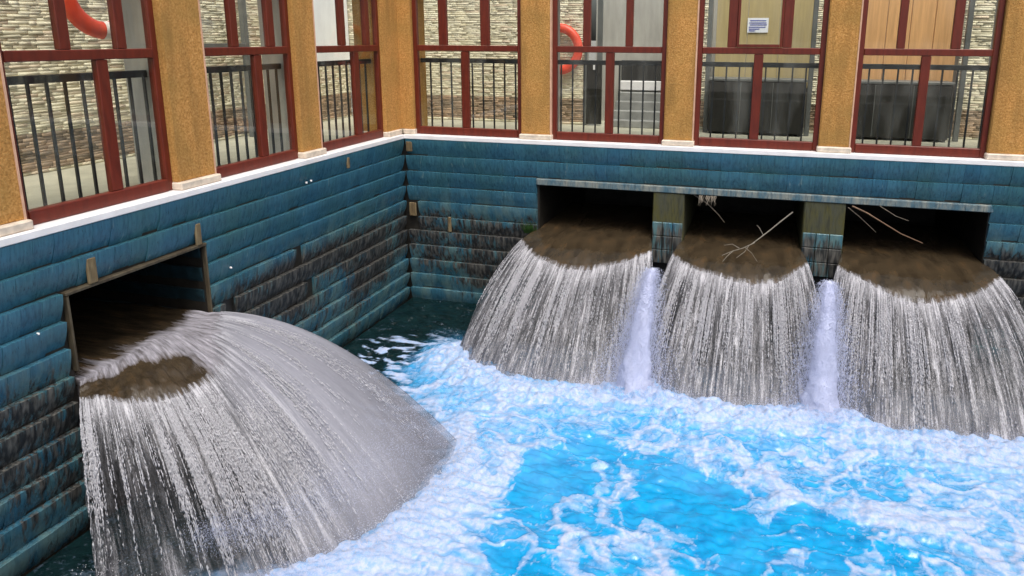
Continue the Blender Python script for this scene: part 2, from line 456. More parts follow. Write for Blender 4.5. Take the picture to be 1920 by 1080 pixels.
def miss_back(u, z):
    if -1.3 < z < -0.9 and u < 0.08: return True
    if z < -1.0 and random.random() < 0.008: return True
    return False
tile_field(back, [(u, r) for _, r, u in cells], miss_back)
# tile tongues on the piers' feet (seen in the notches between the falls)
V, F = [], []
for (x0, x1) in ((3.265, 3.625), (4.975, 5.405)):
    n = 3
    wd = (x1 - x0) / n
    for r in range(3):
        for i in range(n):
            z1 = -0.86 - r * 0.17
            o = box('tile', M['tile'], back, 0.003, wd - .003, -0.028, 0.0, -0.163, 0.0, bevel=0.006, loc=(x0 + i * wd, -0.0135, z1))
# --- left wall (world y = u, rotated +90)
left = empty('basin_wall', (0, 0, 0), R(90), None, 'left wall of blue ribbed tiles with one wide water outlet, left of the corner', 'wall')
LO = (-4.87, -3.59)
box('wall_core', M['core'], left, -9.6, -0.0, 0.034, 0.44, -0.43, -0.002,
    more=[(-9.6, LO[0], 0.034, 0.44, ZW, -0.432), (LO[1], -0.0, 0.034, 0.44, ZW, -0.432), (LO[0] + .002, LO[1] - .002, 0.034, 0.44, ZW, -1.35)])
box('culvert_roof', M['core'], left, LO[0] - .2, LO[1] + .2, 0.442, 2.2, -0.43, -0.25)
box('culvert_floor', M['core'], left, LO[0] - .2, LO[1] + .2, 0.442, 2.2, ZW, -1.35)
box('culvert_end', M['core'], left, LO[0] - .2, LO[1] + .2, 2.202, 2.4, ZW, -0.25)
for a, b in ((LO[0] - .2, LO[0] - .002), (LO[1] + .002, LO[1] + .2)): box('culvert_side', M['core'], left, a, b, 0.442, 2.198, -1.348, -0.432)
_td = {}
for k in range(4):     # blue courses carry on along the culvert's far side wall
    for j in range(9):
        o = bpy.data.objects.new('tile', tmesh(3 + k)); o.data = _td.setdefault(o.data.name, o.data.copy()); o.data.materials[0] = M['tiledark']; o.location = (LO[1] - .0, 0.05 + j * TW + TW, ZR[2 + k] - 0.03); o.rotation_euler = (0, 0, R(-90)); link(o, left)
box('coping', M['coping'], left, -9.6, 0.02, -0.028, 0.44, 0.001, 0.055, bevel=0.006)
box('lintel_edge', M['rust'], left, LO[0] - .02, LO[1] + .01, -0.02, 0.033, -0.448, -0.424, bevel=0.004)
box('jamb_edge', M['rust'], left, LO[0] - .014, LO[0] + .004, -0.018, 0.033, -1.0, -0.450, bevel=0.005)
box('jamb_edge', M['rust'], left, LO[1] - .004, LO[1] + .012, -0.012, 0.033, -1.1, -0.450, bevel=0.005)
cells = []
nl = int(7.4 / TW)
for r in range(0, 11):
    for i in range(nl):
        c1 = -0.03 - i * TW; c0 = c1 - TW
        if ZR[r + 1] < -0.43 and c1 > LO[0] + .02 and c0 < LO[1] - .02: continue
        cells.append((0 if c0 > -5.75 else 1, 1 if (c0 > -3.2 and r > 9) else 0, -c0, c0, r))
cells.sort()
def miss_left(u, z):
    if abs(u + 5.35) < 0.30 and abs(z + 1.15) < 0.12: return random.random() < 0.15
    if -3.62 < u < -3.35 and z < -0.95: return random.random() < 0.4
    if -1.7 < z < -0.85 and u > -3.0: return random.random() < 0.012
    if z < -1.0: return random.random() < 0.008
    return False
tile_field(left, [(q[3], q[4]) for q in cells], miss_left)
# exposed mortar stubs where single tiles have come off
for wall, u, z, ww, hh in ((left, -4.67, -0.33, .075, .19), (left, -3.66, -0.33, .06, .19), (left, -1.35, -0.10, .045, .13), (back, 0.08, -0.10, .085, .13), (back, 0.10, -0.93, .10, .18), (back, 0.62, -1.1, .05, .2)):
    box('mortar_patch', M['mortar'], wall, u - ww / 2, u + ww / 2, -0.027, 0.0, z - hh / 2, z + hh / 2, bevel=0.008)
for wall, u, z in ((left, -2.07, -0.17), (left, -2.15, -0.175), (left, -5.12, -0.62), (left, -3.33, -0.72)):
    s = random.uniform(.005, .008)
    box('lime_spot', M['coping'], wall, u - s, u + s, -0.034, -0.01, z - s * 2, z + s, bevel=0.004)
# right and near walls of the basin (out of frame, they close the water)
rw = box('basin_wall', M['core'], None, 8.6, 9.1, -7.9, 0.03, ZW, 0.0); tag(rw, 'plain concrete side wall closing the basin beyond the right edge', 'wall')
nw = box('basin_wall', M['core'], None, -0.4, 9.6, -8.4, -7.902, ZW, -0.05); tag(nw, 'plain concrete wall closing the near end of the basin below the viewer', 'wall')

# ------------------------------------------------------------------ gallery building
gal = empty('gallery_building', (0, 0, 0), 0, None, 'glazed gallery with ochre stucco columns and oxblood window frames wrapping the basin corner', 'building')
HT = 1.98
def column(rz, u0, u1, first=False, depth=0.45):
    o = box('column', M['stucco'], gal, u0 + .012, u1 - .012, 0.05, 0.12, 0.12, HT, bevel=0.004, rz=rz,
            more=[(u0 + .002, u0 + .0115, 0.054, 0.12, 0.12, HT), (u1 - .0115, u1 - .002, 0.054, 0.12, 0.12, HT)])
    box('reveal', M['liner'], o, u0 + .004, u1 - .004, 0.1205, depth, 0.036, HT, rz=0)
    box('plinth', M['plinth'], o, u0 - .012, u1 + .012, 0.005, 0.12, 0.056, 0.119, bevel=0.01)
    box('edge_strip', M['edge'], o, u1 - .0135, u1 + .001, 0.046, 0.10, 0.121, HT)
    return o
def window(rz, u0, u1, low, ups, sash=None, y=0.10):
    zt, zb = 1.11, 0.155
    st = 0.055
    bm_more = [(u1 - st, u1, y, y + .06, 0.057, HT), (u0 + st + .001, u1 - st - .001, y + .001, y + .059, HT - .09, HT - .001)]
    o = box('window', M['red'], gal, u0, u0 + st, y, y + .06, 0.057, HT, rz=rz, bevel=0.004, more=bm_more)
    box('bottom_rail', M['red'], o, u0 + st + .001, u1 - st - .001, y - .012, y + .05, 0.057, zb, bevel=0.006)
    box('transom', M['red'], o, u0 + st + .001, u1 - st - .001, y - .008, y + .055, zt, zt + .072, bevel=0.006)
    box('mullion', M['red'], o, low[0], low[1], y - .004, y + .05, zb + .001, zt - .001, bevel=0.005)
    for a, b in ups: box('mullion', M['red'], o, a, b, y - .004, y + .05, zt + .073, HT - .092, bevel=0.005)
    def pane(a, b, c, d):
        q = box('pane', M['glass'], o, a + .001, b - .001, y + .028, y + .032, c + .001, d - .001)
        return q
    pane(u0 + st, low[0], zb, zt); pane(low[1], u1 - st, zb, zt)
    e = [u0 + st] + [q for ab in ups for q in ab] + [u1 - st]
    for i in range(0, len(e), 2): pane(e[i], e[i + 1], zt + .073, HT - .092)
    # slim inner sash bars round the middle upper light
    if sash is not None:
        a, b = ups[0][1], ups[1][0]
        box('sash', M['red'], o, a + .001, a + .028, y - .014, y + .020, zt + .074, HT - .1, more=[(b - .028, b - .001, y - .014, y + .020, zt + .074, HT - .1), (a + .029, b - .029, y - .014, y + .020, zt + .074, zt + .108)], bevel=0.003)
    return o
# back side
window(0, 0.135, 1.585, (.785, .885), [(.49, .60), (1.05, 1.165)])
window(0, 1.975, 3.345, (2.63, 2.73), [(2.35, 2.44), (2.86, 2.945)])
window(0, 3.695, 5.065, (4.32, 4.42), [(4.02, 4.12), (4.61, 4.71)], sash=1)
window(0, 5.40, 6.74, (6.025, 6.115), [(5.77, 5.85), (6.29, 6.38)])
window(0, 7.16, 8.5, (7.78, 7.87), [(7.55, 7.64), (8.05, 8.14)])
for a, b in ((1.586, 1.974), (3.346, 3.694), (5.066, 5.399), (6.741, 7.159), (8.501, 8.9)): column(0, a, b)
# left side
window(R(90), -5.02, -3.745, (-4.31, -4.215), [(-4.575, -4.49), (-4.115, -4.03)])
window(R(90), -3.31, -2.075, (-2.63, -2.53), [(-2.91, -2.82), (-2.41, -2.31)])
window(R(90), -1.72, -0.325, (-.93, -.82), [(-1.17, -1.07), (-.65, -.55)])
for a, b in ((-5.46, -5.021), (-3.744, -3.311), (-2.074, -1.721)): column(R(90), a, b)
window(R(90), -6.78, -5.461, (-6.15, -6.06), [(-6.4, -6.31), (-5.93, -5.84)])
# corner column, an L in plan
cc = box('column', M['stucco'], gal, -0.45, -0.05, -0.324, 0.45, 0.12, HT, more=[(-0.049, 0.13, 0.05, 0.45, 0.12, HT)])
box('plinth', M['plinth'], cc, -0.45, -0.012, -0.335, 0.004, 0.056, 0.119, bevel=0.008, more=[(-0.012, 0.145, 0.012, 0.45, 0.056, 0.119)])
box('lintel_beam', M['stucco'], gal, -0.45, 9.0, 0.03, 0.46, HT + .002, HT + .16)
box('lintel_beam', M['stucco'], gal, -0.46, -0.03, -7.5, 0.028, HT + .002, HT + .16)

# stone walls at the back of the gallery: individually cut split-face stones, joined
def stone_wall(u0, u1, z0, z1, rz, yy, parent, holes=()):
    V, F, T, B = [], [], [], []
    z = z0; n = 0
    while z < z1:
        h = random.choice((0.022, 0.028, 0.034)); 
        band = 1.0 if 0.06 <= z <= 0.40 else 0.0
        if z < 0.05 and z + h > 0.05: h = 0.06 - z if 0.06 - z > 0.02 else h
        u = u0 + random.uniform(-.15, 0)
        while u < u1:
            l = random.uniform(0.07, 0.26); a, b = max(u, u0), min(u + l, u1) - .004
            u += l
            if b - a < 0.01: continue
            d = random.uniform(0.0, 0.007)
            p = [(a, yy - d, z), (b, yy - d + random.uniform(-.01, .01), z), (b, yy + .05, z), (a, yy + .05, z),
                 (a, yy - d + random.uniform(-.01, .01), z + h - .0018), (b, yy - d, z + h - .0018), (b, yy + .05, z + h - .0018), (a, yy + .05, z + h - .0018)]
            V += p; F += [tuple(n + i for i in q) for q in ((0, 3, 2, 1), (4, 5, 6, 7), (0, 1, 5, 4), (1, 2, 6, 5), (2, 3, 7, 6), (3, 0, 4, 7))]
            n += 8; tt = random.random(); T += [tt] * 8; B += [band] * 8
        z += h
    w0 = box('stone_wall', M['liner'], parent, u0, u1, yy + .051, yy + .25, z0 - .05, z1, rz=rz)
    s = mesh_np('stones', V, F, M['stone'], w0, attrs={'tone': T, 'band': B}); s['kind'] = 'stuff'
    return w0
stone_wall(-1.9, 1.93, 0.04, 2.02, 0, 1.9, gal)
stone_wall(3.33, 3.70, 0.04, 2.02, 0, 1.9, gal)
stone_wall(5.02, 5.30, 0.04, 2.02, 0, 1.9, gal)
stone_wall(6.78, 8.9, 0.04, 2.02, 0, 1.9, gal)
stone_wall(-7.6, 0.90, 0.04, 2.02, R(90), 1.9, gal)
wl = box('white_wall', M['whitewall'], gal, 0.905, 1.88, 1.88, 2.1, 0.90, 2.02, rz=R(90))
stone_wall(0.905, 1.88, 0.04, 0.895, R(90), 1.9, gal)
box('plaster_wall', M['liner'], gal, 1.94, 6.77, 2.55, 2.7, 0.036, 2.05)
# ------------------------------------------------------------------ things inside the gallery
def railing(rz, u0, u1, y, label, step=0.146, u_start=None):
    rt = empty('railing', (0, 0, 0), rz, None, label, 'railing', 'railings behind the gallery windows')
    box('top_rail', M['iron'], rt, u0, u1, y - .03, y + .03, 0.96, 1.015, bevel=0.006)
    box('bottom_rail', M['iron'], rt, u0, u1, y - .012, y + .012, 0.07, 0.09, bevel=0.004)
    u = (u_start if u_start is not None else u0 + .06); i = 0
    me = None
    while u < u1 - .01:
        if me is None:
            o = box('baluster', M['iron'], rt, -.009, .009, -.009, .009, 0.091, 0.964, loc=(u, y, 0)); me = o.data
        else:
            o = bpy.data.objects.new('baluster', me); o.location = (u, y, 0); link(o, rt)
        u += step
    return rt
railing(0, 0.14, 1.58, 0.30, 'black railing behind the first window right of the corner', u_start=0.27, step=.1455)
railing(0, 1.98, 3.34, 0.30, 'black railing behind the back window showing the orange life ring', u_start=2.03)
railing(0, 3.70, 5.06, 0.30, 'black railing behind the window with the paper notice', u_start=3.87)
railing(0, 5.41, 6.73, 0.30, 'black railing behind the window before the orange wood boards', u_start=5.55)
railing(0, 7.17, 8.49, 0.30, 'black railing behind the window past the right edge')
railing(R(90), -5.01, -3.75, 0.25, 'black railing behind the nearest and largest left window', u_start=-4.86, step=.137)
railing(R(90), -3.30, -2.08, 0.25, 'black railing behind the middle window of the left side', u_start=-3.17, step=.130)
railing(R(90), -1.71, -0.33, 0.25, 'black railing behind the left window next to the corner column', u_start=-1.55, step=.140)

def ring(name, loc, rz, Rr, rr, label):
    n1, n2 = 48, 14
    a = np.arange(n1) * 2 * math.pi / n1; b = np.arange(n2) * 2 * math.pi / n2
    A, Bq = np.meshgrid(a, b, indexing='ij')
    v = np.stack([(Rr + rr * np.cos(Bq)) * np.cos(A), 0.8 * rr * np.sin(Bq), (Rr + rr * np.cos(Bq)) * np.sin(A)], -1).reshape(-1, 3)
    i, j = np.meshgrid(np.arange(n1), np.arange(n2), indexing='ij')
    f = np.stack([i * n2 + j, i * n2 + (j + 1) % n2, ((i + 1) % n1) * n2 + (j + 1) % n2, ((i + 1) % n1) * n2 + j], -1).reshape(-1, 4)
    t = empty(name, loc, rz, None, label, 'life ring', 'orange life rings on the gallery walls')
    mesh_np('ring_body', v, f, M['orange'], t, smooth=True)
    for k in range(4):       # white bands
        aa = np.linspace(-.10, .10, 5) + k * math.pi / 2
        A, Bq = np.meshgrid(aa, b, indexing='ij')
        rb = rr * 1.04
        v = np.stack([(Rr + rb * np.cos(Bq)) * np.cos(A), 0.8 * rb * np.sin(Bq), (Rr + rb * np.cos(Bq)) * np.sin(A)], -1).reshape(-1, 3)
        i, j = np.meshgrid(np.arange(4), np.arange(n2), indexing='ij')
        f = np.stack([i * n2 + j, i * n2 + (j + 1) % n2, (i + 1) * n2 + (j + 1) % n2, (i + 1) * n2 + j], -1).reshape(-1, 4)
        mesh_np('band', v, f, M['tape'], t, smooth=True)
    return t
ring('life_ring', (1.56, 1.80, 1.12), 0, 0.30, 0.065, 'orange life ring on the stone wall behind the back windows')
ring('life_ring', (-1.02, -3.35, 1.66), R(90), 0.34, 0.075, 'orange life ring behind the nearest left window')

def tank(x0, x1, label):
    t = empty('tank', (x0, 1.45, 0.036), 0, None, label, 'tank', 'dark water tanks in the gallery')
    L_ = x1 - x0
    box('tank_body', M['tank'], t, 0, L_, 0, 0.40, 0.03, 0.70, bevel=0.01)
    box('tank_rim', M['post'], t, -.01, L_ + .01, -.01, 0.41, 0.702, 0.735, bevel=0.006)
    for k in range(4): box('foot', M['iron'], t, (0.02 if k % 2 else L_ - .07), (0.07 if k % 2 else L_ - .02), (0.03 if k < 2 else .32), (0.08 if k < 2 else .37), 0, 0.029)
    for k in range(1, 3): box('seam', M['post'], t, L_ * k / 3 - .004, L_ * k / 3 + .004, -.006, -.001, 0.04, 0.69)
tank(3.74, 4.96, 'dark metal tank behind the window with the paper notice')
tank(5.34, 6.66, 'dark metal tank before the orange wood boards')
def screen(name, mat, x0, x1, n, label):
    t = empty(name, (x0, 1.93, 0.036), 0, None, label, 'screen')
    w_ = (x1 - x0) / n
    for k in range(n): box('board', mat, t, k * w_ + .003, (k + 1) * w_ - .003, 0, 0.04, 0.6, 1.98, bevel=0.004)
    box('bottom_rail', M['post'], t, 0, x1 - x0, 0.041, 0.08, 0.55, 0.65)
    for q in (0.02, x1 - x0 - .06): box('leg', M['post'], t, q, q + .04, 0.041, .08, 0, .549)
    return t
screen('board_screen', M['panelY'], 3.76, 5.0, 3, 'ochre board screen carrying the small white notice')
screen('board_screen', M['panelO'], 5.34, 6.74, 5, 'orange wood board screen behind the rightmost window in view')
nt_ = empty('notice', (4.17, 1.915, 1.36), 0, None, 'small white notice with blue lines on the ochre boards', 'notice')
box('sheet', M['paper'], nt_, 0, 0.27, 0, 0.003, 0, 0.19)
for zz, a, b in ((.155, .03, .24), (.125, .02, .245), (.10, .03, .25), (.07, .02, .235), (.045, .02, .16), (.022, .02, .10)):
    box('text_line', M['ink'], nt_, a, b, -.003, -.001, zz - .006, zz + .006)
for x, y, lab in ((3.70, 1.62, 'slim grey post left of the ochre boards'), (5.01, 1.60, 'slim grey post right of the ochre boards'), (6.78, 1.62, 'slim grey post right of the orange wood boards')):
    p = box('steel_post', M['post'], None, -.03, .03, -.03, .03, 0.036, 2.0, bevel=0.005, loc=(x, y, 0)); tag(p, lab, 'post', 'grey posts in the gallery')
d = empty('dark_door', (1.97, 1.86, 0.036), 0, None, 'narrow dark door leaf beside the stone wall end', 'door')
box('leaf', M['tank'], d, 0, 0.22, 0, 0.04, 0.02, 0.90, bevel=0.004)
box('post', M['post'], d, 0.15, 0.22, 0.0, 0.04, 0.902, 1.95)
box('post', M['post'], d, -0.03, -0.002, 0.0, 0.04, 0.0, 1.95)
box('handle', M['coping'], d, 0.10, 0.14, -.03, -.002, 0.80, 0.88)
st = empty('steps', (2.35, 1.75, 0.036), 0, None, 'grey stone steps behind the window left of the notice', 'steps')
for k in range(4): box('step', M['greystep'], st, 0, 0.95, k * .17, k * .17 + .168, 0, 0.10 + k * .12, bevel=0.008)
box('kerb', M['coping'], st, 0, 0.95, .68, .76, .48, .62, bevel=.01)
box('dark_panel', M['tank'], st, 0, 0.95, .762, .79, .62, .92)
dp = empty('door_frame', (-1.75, -0.66, 0.036), R(90), None, 'dark upright door frame behind the middle left window', 'door frame')
box('jamb', M['post'], dp, -.06, 0.02, -.03, .03, 0, 1.95, bevel=.004); box('jamb', M['post'], dp, -.85, -.79, -.03, .03, 0, 1.95, bevel=.004)
box('head', M['post'], dp, -.788, -.062, -.03, .03, 1.11, 1.16, bevel=.004)

# ------------------------------------------------------------------ falling water
G = 4.9
class Jet:
    pass
def build_jet(name, label, base, vel, tb, up, width, seed, ns=150, nlip=50, ncur=120, side=0.22, back_len=1.6,
              mist=lambda s, q: 0 * s, nstf=1.3, fade=lambda s, q: 1 + 0 * s, lipmat='lip', ndrop=9000, turb=0.0, dr=(0.0018, 0.0040)):
    """base(s)->xyz arrays at t=0 ; vel(s)->v ; tb(s) break time ; up = unit vector pointing back into the culvert"""
    t0 = empty(name, tuple(float(c) for c in np.array(base(np.array([0.5])))[:, 0]), 0, None, label, 'waterfall', 'waterfalls pouring from the basin walls')
    org = np.array(t0.location)
    e = 7
    S = np.concatenate([np.zeros(e), np.linspace(0, 1, ns), np.ones(e)])
    drop = np.concatenate([np.linspace(side, 0, e + 1)[:-1], np.zeros(ns), np.linspace(0, side, e + 1)[1:]])
    b = np.array(base(S)).T.copy(); b[:, 2] -= drop
    v = np.array(vel(S)).T
    v = v * (1 - 0.10 * drop / side)[:, None]
    sx = np.concatenate([-np.linspace(side, 0, e + 1)[:-1], S[e:-e] * width, width + np.linspace(0, side, e + 1)[1:]])
    TBv = tb(S) + 0.006 * noise2(sx * 5, sx * 0, seed) + 0.004 * noise2(sx * 33, sx * 0, seed + 1)
    TBv = np.maximum(TBv, 0.01)
    disc = v[:, 2] ** 2 + 4 * G * (b[:, 2] - (ZL - 0.12)); TE = (v[:, 2] + np.sqrt(disc)) / (2 * G)
    def P(T):   # T (rows, cols)
        Tt = np.maximum(T, 0)
        p = b[None] + v[None] * Tt[..., None]; p[..., 2] -= G * Tt ** 2
        p = p + (np.minimum(T, 0) / -1.0)[..., None] * np.array(up)[None, None] * 1.0
        return p
    # --- unbroken lip
    rows = np.concatenate([np.linspace(-back_len, 0, 26)[:-1], np.zeros(0)])
    q = np.linspace(0, 1, nlip)[:, None]
    T = np.concatenate([np.repeat(rows[:, None], len(S), 1), q * TBv[None]], 0)
    pos = P(T)
    arc = np.where(T < 0, T, T * 3.6)
    SX = np.repeat(sx[None], T.shape[0], 0)
    hgt = 0.008 * fbm(SX * 3, arc * 2, 3, seed) + 0.003 * noise2(SX * 18, arc * 5, seed)
    if turb:
        hgt = hgt + turb * (fbm(SX * 2.2, arc * 1.6, 4, seed + 5) + 0.25 * np.abs(fbm(SX * 7, arc * 5, 3, seed + 9))) * sstep(-1.6, 0.1, arc)
    pos[..., 2] += hgt
    nr, ncl = T.shape
    i, j = np.meshgrid(np.arange(nr - 1), np.arange(ncl - 1), indexing='ij')
    F = np.stack([i * ncl + j, i * ncl + j + 1, (i + 1) * ncl + j + 1, (i + 1) * ncl + j], -1).reshape(-1, 4)
    mi = mist(np.repeat(S[None], nr, 0), np.clip(T / TE[None], 0, 1)) * sstep(-0.35, 0.25, arc) - 0.5 * sstep(0.0, -0.6, arc) + (0.26 * np.exp(-((T / TBv[None] - 0.05 + 0.25 * noise2(SX * 2.5, arc * 0, seed)) / 0.30) ** 2) - 0.34 * sstep(0.32, 0.58, T / TBv[None] + 0.15 * noise2(SX * 3, arc * 2, seed + 2)) * sstep(1.62, 1.25, SX)) * (turb > 0)
    mesh_np('lip', pos.reshape(-1, 3) - org, F, M[lipmat], t0, smooth=True, attrs={'su': SX, 'sv': arc, 'mist': mi})
    end_h = hgt[-1]
    # --- broken curtain, two skins
    VV, FF, A1, A2, A3, A4, A5, A6 = [], [], [], [], [], [], [], []
    base_n = 0
    for lay in range(2):
        q = np.linspace(0, 1, ncur)[:, None] ** 0.9
        off = 0.0 if lay == 0 else 0.0
        ov = (0.93 - 0.33 * sstep(.5, .8, S)) if turb else 0.93; fw = 1.09 - ov; TS = TBv * (ov if lay == 0 else 1.0); T = TS[None] + q * (TE - TS)[None]
        pos = P(T)
        nrm = np.cross(np.gradient(pos, axis=0), np.gradient(pos, axis=1)); nrm /= (np.linalg.norm(nrm, axis=-1, keepdims=True) + 1e-9)
        if nrm[..., 2].mean() < 0: nrm = -nrm
        SX = np.repeat(sx[None], T.shape[0], 0); arc = 3.6 * T + 3.5 * T ** 2
        grow = q; A4_ = mist(np.repeat(S[None], T.shape[0], 0), np.repeat(q, T.shape[1], 1))
        rid = (0.030 * np.abs(noise2(SX * 14, arc * 1.2, seed + 3 + lay)) + 0.016 * noise2(SX * 45, arc * 4, seed + 4 + lay) + 0.07 * noise2(SX * 3.0, arc * 0.5, seed + 8))
        rid = rid * (1 - 0.8 * A4_)
        pos = pos + nrm * (grow * rid - 0.07 * lay * np.minimum(1, grow * 3) )[..., None]
        pos[..., 2] += end_h[None] * (1 - q) + (0.008 * (1 - q) if lay == 0 else 0)
        nr, ncl = T.shape
        i, j = np.meshgrid(np.arange(nr - 1), np.arange(ncl - 1), indexing='ij')
        F = base_n + np.stack([i * ncl + j, i * ncl + j + 1, (i + 1) * ncl + j + 1, (i + 1) * ncl + j], -1).reshape(-1, 4)
        VV.append(pos.reshape(-1, 3)); FF.append(F); base_n += nr * ncl
        A1.append(SX.ravel()); A2.append(arc.ravel()); A3.append(np.full(SX.size, lay * 1.0))
        A4.append(mist(np.repeat(S[None], nr, 0), np.repeat(q, ncl, 1)).ravel())
        fd = fade(np.repeat(S[None], nr, 0), np.repeat(q, ncl, 1))
        if lay == 0: fd = fd * sstep(0.0, 1.0, (T / TBv[None] - ov) / fw + 0.5 * noise2(SX * 40, arc * 3, seed + 30) + .15)
        A5.append(fd.ravel()); A6.append(np.repeat(q, ncl, 1).ravel())
    mesh_np('curtain', np.concatenate(VV) - org, np.concatenate(FF), M['curtain'], t0, smooth=True,
            attrs={'su': np.concatenate(A1), 'sv': np.concatenate(A2), 'lay': np.concatenate(A3), 'mist': np.concatenate(A4), 'fade': np.concatenate(A5), 'q': np.concatenate(A6)})
    # --- beads of water strung along thin strands
    nst = int(260 * width * nstf); ss = RNG.random(nst * 4); dens = (0.04 + 0.96 * sstep(-0.15, 0.45, noise2(ss * width * 8, ss * 0, seed + 20) + 0.6 * noise2(ss * width * 26, ss * 0, seed + 21))) * (1 - 0.8 * mist(ss, ss * 0 + .3))
    ss = ss[RNG.random(nst * 4) < dens][:nst]; nst = len(ss)
    svel = 1 + RNG.normal(0, .014, nst); soff = np.abs(RNG.normal(0, .025, nst)); ta = RNG.random(nst) * 0.5; tl = RNG.uniform(.15, .7, nst)
    per = max(8, int(ndrop / nst)); who = np.repeat(np.arange(nst), per); n = len(who)
    s = np.clip(ss[who] + RNG.normal(0, .0006, n), 0, 1)
    bb = np.array(base(s)).T; vv = np.array(vel(s)).T * svel[who][:, None]
    te = (vv[:, 2] + np.sqrt(vv[:, 2] ** 2 + 4 * G * (bb[:, 2] - ZL))) / (2 * G)
    qd = ta[who] ** 1.5 + RNG.random(n) * tl[who]; qd = np.where(qd > 1, RNG.random(n), qd)
    tt = tb(s) * 1.02 + (te - tb(s)) * qd
    c = bb + vv * tt[:, None]; c[:, 2] -= G * tt ** 2
    dirv = vv.copy(); dirv[:, 2] -= 2 * G * tt; dirv /= np.linalg.norm(dirv, axis=1, keepdims=True)
    fr = np.clip((tt - tb(s)) / (te - tb(s)), 0, 1)
    nv = np.cross(dirv, np.array([-up[1], up[0], 0.0])); nv /= np.linalg.norm(nv, axis=1, keepdims=True); nv *= np.sign(nv[:, 2:3] + 1e-6)
    c += nv * (0.006 + soff[who] * fr)[:, None] + RNG.normal(0, .0035, (n, 3)) * fr[:, None]
    ln = RNG.uniform(0.004, 0.020, n) * (0.6 + fr); rd = RNG.uniform(dr[0], dr[1], n)
    sd = np.cross(dirv, nv)
    vs = np.stack([c + dirv * ln[:, None], c - dirv * ln[:, None], c + sd * rd[:, None], c - sd * rd[:, None], c + nv * rd[:, None], c - nv * rd[:, None]], 1).reshape(-1, 3)
    k = np.arange(n)[:, None, None] * 6
    f = (k + np.array([[0, 2, 4], [0, 4, 3], [0, 3, 5], [0, 5, 2], [1, 4, 2], [1, 3, 4], [1, 5, 3], [1, 2, 5]])[None]).reshape(-1, 3)
    dd = mesh_np('drops', vs - org, f, M['drop'], t0); dd['kind'] = 'stuff'
    land = P((TE)[None])[0]
    return t0, land

Z0 = -1.06
LAND = []
def back_jet(a, b, spl, spr, seed, label, vy=4.25, tbm=0.09):
    def base(s): return [a + .01 + (b - a - .02) * s, 0 * s - 0.0, Z0 + 0 * s]
    def vel(s): return [-spl * (1 - s) ** 2.2 * 1.0 + spr * s ** 2.2, -(vy - 1.0 * np.abs(2 * s - 1) ** 3 + 0.14 * noise2(s * 3.1, s * 0 + seed, seed)), 0 * s + 0.05]
    def tb(s): return 0.115 + tbm * (1 - (2 * s - 1) ** 2) + 0.022 * noise2(s * 2.6 + seed, s * 0, seed + 2)
    def mist(s, q): return 0.55 * sstep(0.55, 1.0, q) * (0.5 + 0.5 * noise2(s * 6, q * 2, seed)) 
    j, l = build_jet('waterfall', label, base, vel, tb, (0, 1, 0), b - a, seed, mist=mist, ndrop=26000)
    LAND.append(l)
back_jet(1.83, 3.26, 0.98, 0.66, 11, 'left waterfall of the three under the back wall, nearest the corner')
back_jet(3.63, 4.97, 0.62, 0.68, 23, 'middle waterfall of the three under the back wall, with a bare branch at its mouth')
back_jet(5.41, 6.83, 0.72, 1.0, 37, 'right waterfall of the three under the back wall, cut by the right edge')

def lbase(s): return [0 * s, -4.86 + 1.25 * s, -1.06 + 0.0 * s]
_vy = np.polyfit([0, .2, .4, .6, .8, 1], [-1.15, -1.5, -1.6, -1.3, -.6, .7], 4)
def lvel(s): return [1.12 + 3.1 * (1 - (1 - s) ** 2.1), np.polyval(_vy, s), 0.15 + 0.25 * s]
def ltb(s): return np.interp(s, [0, .06, .2, .4, .55, .65, .75, .85, 1], [.12, .145, .18, .20, .20, .18, .14, .08, .03])
def lmist(s, q): return np.clip(1.1 * sstep(0.40, 0.85, s) * (0.45 + 0.55 * sstep(0.0, 0.3, q)) + 0.2 * sstep(.6, 1, q), 0, 1)
jl, ll = build_jet('waterfall', 'big fanning waterfall bursting from the left wall outlet', lbase, lvel, ltb, (-1, 0, 0), 1.9, 51, ns=260, ncur=200, nlip=70,
                   dr=(0.0011, 0.0026), nstf=2.4, mist=lmist, fade=lambda s, q: (1 - 0.80 * sstep(0.70, 0.25, s) * sstep(0.08, 0.5, q) * sstep(-.35, .25, noise2(s * 13, q * 1.2, 71) + .1)) * (1 - 0.55 * sstep(0.78, 1.0, s) * sstep(.1, .8, q)) * (1 - 0.5 * sstep(.8, 1, q)), lipmat='lipT', ndrop=60000, turb=0.07, side=0.25)
LAND.append(ll)

